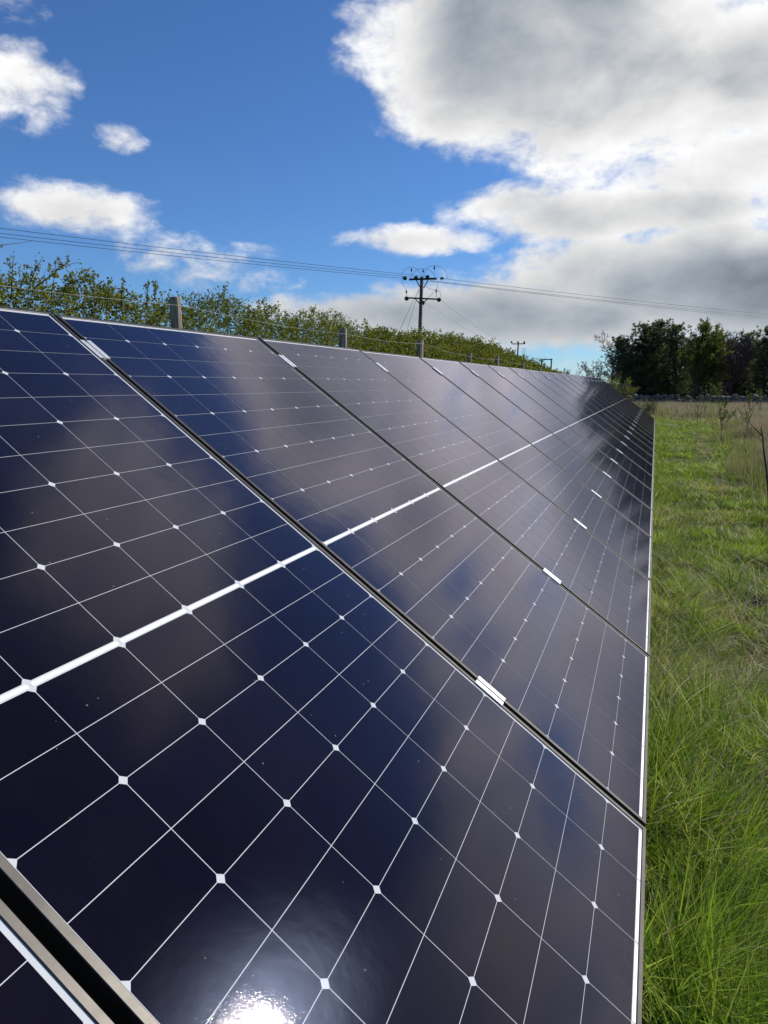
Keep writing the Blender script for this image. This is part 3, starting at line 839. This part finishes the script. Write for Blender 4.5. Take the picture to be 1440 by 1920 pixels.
while x < 13.5:
    wd = rnd.uniform(0.2, 0.5); up = rnd.random() < 0.3
    if rnd.random() < 0.9: put_stone(x + wd / 2, WY + rnd.uniform(-.04, .04), 0.72 + (0.04 if up else 0), wd * (0.75 if up else 1.05), 0.38, rnd.uniform(0.18, 0.24) * (1.45 if up else 1), (rnd.gauss(0, .15), rnd.gauss(0, .3), rnd.gauss(0, .3)))
    x += wd

# ------------------------------------------------------------------ trees behind the wall
def pine_meshes(seed, H):
    r2 = random.Random(seed); rng = np.random.default_rng(seed)
    m = MB(); trunk = [Vector((0.10 * math.sin(i * .7 + seed), 0.08 * math.cos(i * .9), H * i / 8)) for i in range(9)]
    m.tube(trunk, [0.13 * (1 - 0.88 * i / 8) for i in range(9)], 8)
    roots, dirs, lens, wids, tone = [], [], [], [], []
    def tuft(c, d, s, tn_):
        for _ in range(15):
            v = (d * r2.uniform(0.1, 1.0) + Vector((r2.gauss(0, .6), r2.gauss(0, .6), r2.gauss(0, .5) + .18))).normalized()
            roots.append(tuple(c)); dirs.append(tuple(v)); lens.append(s * r2.uniform(.7, 1.3)); wids.append(s * 0.24); tone.append(tn_ + r2.uniform(-.3, .3))
    z = 0.25
    while z < H:
        k = r2.choice((4, 5, 6)); f = z / H
        R0 = (0.42 + 1.25 * (1 - f) ** 0.6) * r2.uniform(.65, 1.25) * (0.85 if f < 0.15 else 1)
        for j in range(k):
            a = 6.283 * j / k + r2.uniform(-.5, .5); L = R0 * r2.uniform(.6, 1.2)
            p0 = Vector((trunk[min(8, int(f * 8))].x, trunk[min(8, int(f * 8))].y, z)); ax = Vector((math.cos(a), math.sin(a), r2.uniform(-.1, .25) + f * 0.65)).normalized()
            pts = [p0 + ax * L * t + Vector((0, 0, 0.22 * L * t * t)) for t in (0, .35, .7, 1)]
            m.tube(pts, [0.028, 0.02, 0.012, 0.006], 4, caps=False); tl = r2.random()
            for _ in range(int(5 + L * 13)):
                t = r2.uniform(0.25, 1.05); q = p0 + ax * L * t + Vector((r2.gauss(0, .13 * L), r2.gauss(0, .13 * L), 0.22 * L * t * t + r2.gauss(0.02, .1 * L)))
                tuft(q, (ax + Vector((0, 0, .5))).normalized(), r2.uniform(.13, .22), tl)
        z += r2.uniform(0.20, 0.34)
    for _ in range(10):
        tuft(trunk[8] + Vector((r2.gauss(0, .06), r2.gauss(0, .06), r2.uniform(-.5, .15))), Vector((0, 0, 1)), .22, r2.random())
    return m.mesh('trunk', MT['bark'], True), strips_mesh('crown', np.array(roots), np.array(dirs), np.array(lens), np.array(wids), MT['pine'], rng, np.array(tone))
PINES = [pine_meshes(s, h) for s, h in ((3, 6.0), (8, 6.2), (15, 5.6), (27, 6.0))]
def put_pine(px, ytop, Y, v, label, wide=1.0):
    t = at_y(px, ytop, Y); zg = float(gz(t[0], Y)); H = (6.0, 6.2, 5.6, 6.0)[v]
    o = empty('pine_tree', (t[0], Y, zg)); s = (t[2] - zg) / (H + .15)
    tag(o, label, 'tree', 'dark pines behind the stone wall')
    for nm, me in zip(('trunk', 'crown'), PINES[v]):
        c = bpy.data.objects.new(nm, me); COL.objects.link(c); c.parent = o
    o.scale = (s * wide, s * wide, s); o.rotation_euler[2] = rnd.uniform(0, 6.28)
put_pine(1168, 636, 55, 2, 'leftmost dark pine, bushy, at the left end of the wood', 1.15)
put_pine(1208, 612, 56, 0, 'dark pine with rounded top, second from left end of the wood', 1.15)
put_pine(1238, 606, 57, 1, 'tallest dark pine, third from the left end of the wood', 1.1)
put_pine(1272, 612, 56, 3, 'dark pine just left of the yellow-green tree', 1.1)
put_pine(1335, 632, 55, 2, 'dark pine just right of the yellow-green tree', 1.1)
put_pine(1372, 640, 62, 1, 'dark pine standing behind the bare reddish tree', 1.2)
put_pine(1404, 628, 61, 0, 'dark pine between the bare reddish tree and right picture edge', 1.1)
put_pine(1442, 618, 55, 3, 'dark pine cut off by the right edge of the picture', 1.15)
for i, (px, yt, Y, v) in enumerate(((1490, 625, 56, 1), (1545, 630, 55, 0), (1610, 622, 57, 3), (1690, 628, 55, 2))):
    put_pine(px, yt, Y, v, 'dark pine beyond the right edge, %s from the frame' % ORD[i], 1.15)
for i, (px, yt, Y, v) in enumerate(((1190, 650, 63, 3), (1225, 640, 64, 2), (1255, 640, 64, 0), (1300, 640, 63, 1), (1352, 645, 65, 3), (1420, 640, 64, 2))):
    put_pine(px, yt, Y, v, 'dark pine in the second row of the wood, %s from the left' % ('first' if i == 0 else ORD[i]), 1.35)

def leafy_tree(px, ytop, Y, seed, label, name='leafy_tree', mt='broad', nleaf=6, lsize=0.11, Hf=5.8):
    r2 = random.Random(seed); rng = np.random.default_rng(seed); t = at_y(px, ytop, Y); zg = float(gz(t[0], Y))
    o_, t_ = [], []
    H = t[2] - zg
    for s in range(3):
        grow(r2, Vector((r2.gauss(0, .1), r2.gauss(0, .1), -.1)), Vector((r2.gauss(0, .18), r2.gauss(0, .18), 1)), H * 0.93 * (1 if s == 0 else r2.uniform(.7, .92)), 0.08, 0, 8, o_, t_, bend=0.13, up=0.12, spread=0.6, kids=(16, 5, 3), shrink=0.33, jitter=.35)
    root = empty(name, (t[0], Y, zg)); tag(root, label, 'tree')
    link('trunk', branch_mesh('trunk', o_, MT['bark'], minr=0.006), root)
    c = []
    for pts, rs, lv in o_:
        if lv < 1: continue
        for a, b in zip(pts[:-1], pts[1:]):
            for _ in range(nleaf if lv > 1 else 3):
                q = a.lerp(b, r2.random()); c.append((q.x + r2.gauss(0, .07), q.y + r2.gauss(0, .07), q.z + r2.gauss(0, .07)))
    link('crown', leaves_mesh('crown', c, lsize, MT[mt], rng, .75), root)
leafy_tree(1305, 612, 54, 5, 'yellow-green leafy tree among the dark pines', nleaf=3, lsize=0.10)

def bare_tree(px, ytop, Y, seed, label, mt='bark', kids=(9, 5, 4, 3), rad=0.12, nstem=1, spread=0.75, minr=0.008, name='bare_tree', hs=0.75, up=0.1):
    r2 = random.Random(seed); t = at_y(px, ytop, Y); zg = float(gz(t[0], Y)); H = t[2] - zg; o_, t_ = [], []
    for s in range(nstem):
        grow(r2, Vector((r2.gauss(0, .15), r2.gauss(0, .15), -.1)), Vector((r2.gauss(0, .2 * (nstem > 1)), r2.gauss(0, .2 * (nstem > 1)), 1)), H * hs, rad, 0, 8, o_, t_, bend=0.16, up=up, spread=spread, kids=kids, shrink=0.46, jitter=.3)
    zmax = max(p.z for pts, rs, lv in o_ for p in pts); sc = H / zmax
    root = empty(name, (t[0], Y, zg)); tag(root, label, 'tree')
    trunk = [q for q in o_ if q[2] == 0]; crown = [q for q in o_ if q[2] > 0]
    link('trunk', branch_mesh('trunk', trunk, MT[mt], minr=minr), root); link('crown', branch_mesh('crown', crown, MT[mt], minr=minr), root)
    root.scale = (sc, sc, sc)
bare_tree(1148, 617, 62, 31, 'bare grey twiggy tree at the left end of the wood', 'bark', kids=(12, 6, 5, 4), rad=.13, spread=.85, minr=.015)
bare_tree(1376, 612, 54, 33, 'bare tree with reddish brown twigs among the pines', 'redbark', kids=(16, 6, 5, 3), rad=.09, nstem=3, spread=.6, minr=.013, up=.14)
bare_tree(1330, 618, 60, 37, 'bare pale twigged tree right of the yellow-green tree', 'paletwig', kids=(12, 5, 4, 2), rad=.09, spread=.6, minr=.009)
bare_tree(1385, 616, 60, 41, 'bare dark twigged tree behind the reddish brown tree', 'bark', kids=(12, 5, 4, 2), rad=.1, spread=.6, minr=.009)
for i, (px, yt, Y, sd2, lab, mk) in enumerate((
        (1103, 676, 140, 51, 'distant bare tree with open crown left of the wood', 'bark'),
        (1120, 672, 130, 52, 'distant bare tree close beside the left end of the wood', 'bark'),
        (1064, 690, 190, 53, 'small pale distant tree at the left of the skyline gap', 'paletwig'),
        (1085, 688, 180, 56, 'small distant bare tree in the middle of the skyline gap', 'paletwig'),
        (985, 664, 175, 54, 'distant bare tree behind the far small pole', 'bark'),
        (1008, 668, 170, 55, 'distant rounded bare tree above the end of the hedge', 'bark'))):
    bare_tree(px, yt, Y, sd2, lab, mk, kids=(9, 5, 4, 2), rad=.2, minr=.022, spread=.95)

# brambles along the wall foot at the row's end
def bush(px, py, Y, H, Wd, seed, label, mt='broad', n=1500, lsize=.07):
    r2 = random.Random(seed); rng = np.random.default_rng(seed); t = at_y(px, py, Y); zg = float(gz(t[0], Y)); root = empty('bush', (t[0], Y, zg)); tag(root, label, 'bush')
    o_, t_ = [], []
    for s in range(9):
        a = r2.uniform(0, 6.28); grow(r2, Vector((0, 0, -.05)), Vector((math.cos(a) * Wd / H, math.sin(a) * Wd / H, 1.1)), H * r2.uniform(.7, 1.1), .02, 0, 5, o_, t_, bend=.3, up=.05, spread=.8, kids=(5, 3), shrink=.45)
    link('stems', branch_mesh('stems', o_, MT['paletwig'], minr=.006), root); c = []
    segs = [(a, b) for pts, rs, lv in o_ if lv for a, b in zip(pts[:-1], pts[1:])]
    for _ in range(n):
        a, b = r2.choice(segs); q = a.lerp(b, r2.random()); c.append((q.x + r2.gauss(0, .05), q.y + r2.gauss(0, .05), q.z + r2.gauss(0, .05)))
    link('foliage', leaves_mesh('foliage', c, lsize, MT[mt], rng, .7), root)
bush(1160, 735, 47, 1.5, 1.0, 71, 'olive bush at the end of the panel row before the wood', 'hawleaf')
bush(1140, 730, 46, 1.6, 0.9, 73, 'twiggy olive bush behind the far upper end of the panels', 'hawleaf', 900)
bush(1212, 766, 33, 0.75, 0.4, 72, 'small yellow-green bush beside the far lower end of the panels', 'sapleaf', 500, .05)

# ------------------------------------------------------------------ saplings in the rough grass
def sapling(px, pyb, pyt, seed, label, nleaf=60, mt='sapleaf', lsize=.045, kids=(5, 2), lean=0.0):
    r2 = random.Random(seed); rng = np.random.default_rng(seed); b = at_z(px, pyb, 0.0); b[2] = float(gz(b[0], b[1])); t = at_y(px, pyt, b[1]); H = t[2] - b[2]
    root = empty('sapling', tuple(b)); tag(root, label, 'sapling'); o_, t_ = [], []
    grow(r2, Vector((0, 0, -.05)), Vector((lean, 0, 1)), H, .011, 0, 7, o_, t_, bend=.1, up=.1, spread=.6, kids=kids, shrink=.4)
    link('stem', branch_mesh('stem', o_, MT['bark'], minr=.004), root)
    if nleaf:
        segs = [(a, c) for pts, rs, lv in o_ for a, c in zip(pts[2:-1] if lv == 0 else pts[:-1], pts[3:] if lv == 0 else pts[1:])]; cc = []
        for _ in range(nleaf):
            a, c = r2.choice(segs); q = a.lerp(c, r2.random()); cc.append((q.x + r2.gauss(0, .025), q.y + r2.gauss(0, .025), q.z + r2.gauss(0, .025)))
        link('leaves', leaves_mesh('leaves', cc, lsize, MT[mt], rng, .7), root)
sapling(1353, 826, 744, 81, 'leafy sapling left of the bare twig, beside the mown strip', 170, lsize=.065, kids=(7, 3))
sapling(1392, 836, 756, 82, 'thin pale leaved sapling between the leafy sapling and bare twig', 130, lsize=.045, kids=(7, 3), lean=.1)
sapling(1426, 790, 738, 83, 'slender sapling with pale top near the right edge', 110, lsize=.06)
sapling(1307, 800, 752, 84, 'spindly sapling standing alone at the end of the mown strip', 60, lsize=.04)
sapling(1315, 780, 738, 85, 'small green sapling in front of the stone wall', 60, lsize=.06)
# the bare whip at the right edge
q0 = at_z(1446, 985, 0.0); Yw = q0[1]
tw = empty('bare_twig', tuple(q0)); tag(tw, 'bare dark forked twig standing at the right edge of the picture', 'twig')
INT = Matrix.Translation(tw.location).inverted()
wp = lambda x, y_: Vector(at_y(x, y_, Yw))
m = MB(); m.tube([Vector(q0) - Vector((0, 0, .05)), wp(1440, 910), wp(1437, 880), wp(1432, 845), wp(1430, 820), wp(1427, 800)], [.013, .012, .011, .010, .008, .005], 7)
link('stem', m.mesh('stem', MT['bark'], True), tw).matrix_parent_inverse = INT
m = MB(); m.tube([wp(1430, 818), wp(1424, 812), wp(1415, 803), wp(1407, 795), wp(1403, 787)], [.008, .006, .005, .004, .003], 6)
link('branch', m.mesh('branch', MT['bark'], True), tw).matrix_parent_inverse = INT

# bleached log lying before the wall
lp = at_z(1270, 759, 0.36); m = MB()
m.tube([(lp[0] - 0.7, lp[1], .12), (lp[0], lp[1] - .05, .32), (lp[0] + .75, lp[1], .32)], [.05, .06, .05], 8)
o = link('log', m.mesh('log', MT['log'], True)); tag(o, 'pale bleached log lying in the grass before the stone wall', 'log')

# ------------------------------------------------------------------ grass
def vnoise(x, y, s, seed):
    """cheap smooth value noise"""
    r3 = np.random.default_rng(seed); T = r3.random((64, 64)); fx = x / s; fy = y / s; ix = np.floor(fx).astype(int); iy = np.floor(fy).astype(int)
    u = fx - ix; v = fy - iy; u = u * u * (3 - 2 * u); v = v * v * (3 - 2 * v); g_ = lambda a, b: T[a % 64, b % 64]
    return (g_(ix, iy) * (1 - u) + g_(ix + 1, iy) * u) * (1 - v) + (g_(ix, iy + 1) * (1 - u) + g_(ix + 1, iy + 1) * u) * v
def blades(x, y, length, width, lean, droop, col, rng, lean_dir=None):
    """curved blades: 3 quads + tip, 7 vertices each"""
    n = len(x); a = rng.uniform(0, 6.283, n) if lean_dir is None else lean_dir + rng.normal(0, .7, n)
    dx_, dy_ = np.cos(a), np.sin(a); fa = rng.uniform(0, 6.283, n); sx, sy = np.cos(fa), np.sin(fa)
    z0_ = gz(x, y) - 0.01; V = np.zeros((n, 7, 3)); ts = (0, .35, .7, 1.0)
    for i, t in enumerate(ts):
        hor = length * (lean * t + droop * t * t); ver = length * (t - 0.55 * droop * t ** 2.2) * np.sqrt(np.clip(1 - (lean * .7) ** 2, .1, 1))
        cx = x + dx_ * hor; cy = y + dy_ * hor; cz = z0_ + ver; wd = width * (1 - 0.75 * t ** 1.6) / 2
        if i < 3:
            V[:, 2 * i] = np.stack([cx - sx * wd, cy - sy * wd, cz], 1); V[:, 2 * i + 1] = np.stack([cx + sx * wd, cy + sy * wd, cz], 1)
        else: V[:, 6] = np.stack([cx, cy, cz], 1)
    b = np.arange(n)[:, None] * 7
    T = np.array([[0, 1, 3], [0, 3, 2], [2, 3, 5], [2, 5, 4], [4, 5, 6]])
    Fc = (b[:, None, :] + T[None]).reshape(-1, 3)
    C = np.repeat(np.concatenate([col, np.ones((n, 1))], 1), 7, axis=0)
    return V.reshape(-1, 3), Fc, C
def strip_edge(y): return 1.36 + 0.05 * np.maximum(y - 8, 0) + 0.25 * np.sin(y * .8) + 0.1 * np.sin(y * 2.3)
GREEN = np.array([[0.20, 0.31, 0.022], [0.29, 0.39, 0.030], [0.12, 0.21, 0.022], [0.37, 0.42, 0.07]])
STRAW = np.array([[0.46, 0.38, 0.19], [0.56, 0.48, 0.29], [0.36, 0.28, 0.16]])
def palette(P, n, rng, jit=.22):
    i = rng.integers(0, len(P), n); c = P[i] * (1 + rng.normal(0, jit, (n, 1))); return np.clip(c, .004, .6)
def join(parts):
    off = 0; Vs, Fs, Cs = [], [], []
    for V, Fc, C in parts: Vs.append(V); Fs.append(Fc + off); Cs.append(C); off += len(V)
    return np.concatenate(Vs), np.concatenate(Fs), np.concatenate(Cs)
def scatter(x0, x1, y0, y1, dens, rng):
    n = int((x1 - x0) * (y1 - y0) * dens); return rng.uniform(x0, x1, n), rng.uniform(y0, y1, n)
parts = []
def green_zone(x0, x1, y0, y1, dens, wd, Ls, rng, straw=.17):
    x, y = scatter(x0, x1, y0, y1, dens, rng)
    k = (x < strip_edge(y) + rng.normal(0, .25, len(x))); k &= (y < 35 + rng.normal(0, 1.2, len(x))); x, y = x[k], y[k]
    cl = vnoise(x, y, .33, 1) * .6 + vnoise(x, y, .12, 2) * .4; big = vnoise(x + 7, y, 1.1, 3)
    keep = rng.random(len(x)) < np.clip(2.6 * (cl - .22), .06, 1); x, y, cl, big = x[keep], y[keep], cl[keep], big[keep]
    n = len(x); edge = np.exp(-((x - 0.05) / .28) ** 2)
    L = Ls * (0.45 + 0.95 * cl + 0.75 * edge) * rng.uniform(.55, 1.25, n)
    sp = np.clip(straw + .65 * (big - .5) + .5 * (vnoise(x, y + 9, .25, 4) - .5), .03, .8); sp = sp + .35 * np.exp(-((x - 1.0 - .02 * (y - 12)) / .13) ** 2) * ((y > 11) & (y < 25)); is_s = rng.random(n) < sp
    c = palette(GREEN, n, rng); c[is_s] = palette(STRAW, int(is_s.sum()), rng); c *= (0.6 + .8 * cl)[:, None]
    lean = np.abs(rng.normal(.25, .22, n)) + is_s * rng.uniform(0, .5, n); droop = rng.uniform(.1, .75, n)
    dirn = 6.283 * vnoise(x, y, .22, 6) * 1.4 + rng.normal(0, .35, n)
    parts.append(blades(x, y, L, wd * rng.uniform(.6, 1.3, n), lean, droop, c, rng, dirn))
g1 = np.random.default_rng(5)
green_zone(-0.35, 1.05, 0.3, 3.2, 17000, .0050, .22, g1)
green_zone(-0.35, 1.6, 3.2, 7.0, 9500, .0058, .13, g1)
green_zone(-0.4, 2.3, 7.0, 14.0, 3600, .0080, .115, g1, .16)
green_zone(-0.4, 4.2, 14.0, 36.5, 1250, .013, .09, g1, .10)
# thatch of flattened dead straws close to the camera
x, y = scatter(-.2, 1.3, .3, 6, 220, g1); n = len(x)
parts.append(blades(x, y, g1.uniform(.15, .5, n), g1.uniform(.002, .0045, n), g1.uniform(.5, 1.2, n), g1.uniform(.1, .6, n), palette(STRAW * 1.15, n, g1), g1))
# broad fresh blades in a few clumps
for cx, cy in ((.23, 3.9), (.30, 2.35), (.20, 1.9), (.42, 3.1), (.18, 1.45), (.6, 5.2), (.26, 2.9)):
    n = 26; x = g1.normal(cx, .05, n); y = g1.normal(cy, .06, n)
    parts.append(blades(x, y, g1.uniform(.18, .36, n), g1.uniform(.006, .011, n), g1.uniform(.05, .4, n), g1.uniform(.1, .6, n), palette(np.array([[.10, .19, .012], [.13, .21, .02]]), n, g1), g1))
V, Fc, C = join(parts)
o = link('grass', np_mesh('grass', V, Fc, MT['grass'], [('col', 'FLOAT_COLOR', C)], True))
tag(o, 'green grass of the mown strip along the lower panel edge', 'grass', kind='stuff'); print('grass tris', len(Fc))
parts = []
def dry_zone(x0, x1, y0, y1, dens, wd, Ls, rng):
    x, y = scatter(x0, x1, y0, y1, dens, rng)
    k = (x > strip_edge(y) + rng.normal(0, .22, len(x))) | (y > 35 + rng.normal(0, 1.0, len(x))); k &= ~((x < 0.2) & (y < 24.5)); x, y = x[k], y[k]; n = len(x)
    cl = vnoise(x, y, .9, 8); gr = rng.random(n) < np.clip(.55 * vnoise(x, y, 1.6, 9) - .12 + .35 * np.exp(-((x - strip_edge(y)) / .5) ** 2), 0, .6)
    c = palette(np.array([[.40, .31, .20], [.47, .37, .25], [.33, .235, .165], [.52, .42, .28]]), n, rng, .15); c[gr] = palette(GREEN, int(gr.sum()), rng)
    ed = np.clip((x - strip_edge(y)) / .8, .45, 1); ed = np.where(y > 35, 1, ed)
    L = Ls * (.6 + .6 * cl) * rng.uniform(.6, 1.2, n) * ed
    parts.append(blades(x, y, L, wd * rng.uniform(.6, 1.3, n), np.abs(rng.normal(.1, .12, n)), rng.uniform(0, .35, n), c, rng))
dry_zone(1.2, 5, 5, 14, 2400, .006, .74, g1)
dry_zone(1.3, 9, 14, 28, 1100, .010, .70, g1)
dry_zone(-2.5, 13, 28, 49.2, 420, .018, .55, g1)
V, Fc, C = join(parts)
o = link('dry_grass', np_mesh('dry_grass', V, Fc, MT['dry'], [('col', 'FLOAT_COLOR', C)], True))
tag(o, 'tall pale dry grass filling the field beside the mown strip', 'grass', kind='stuff'); print('dry tris', len(Fc))
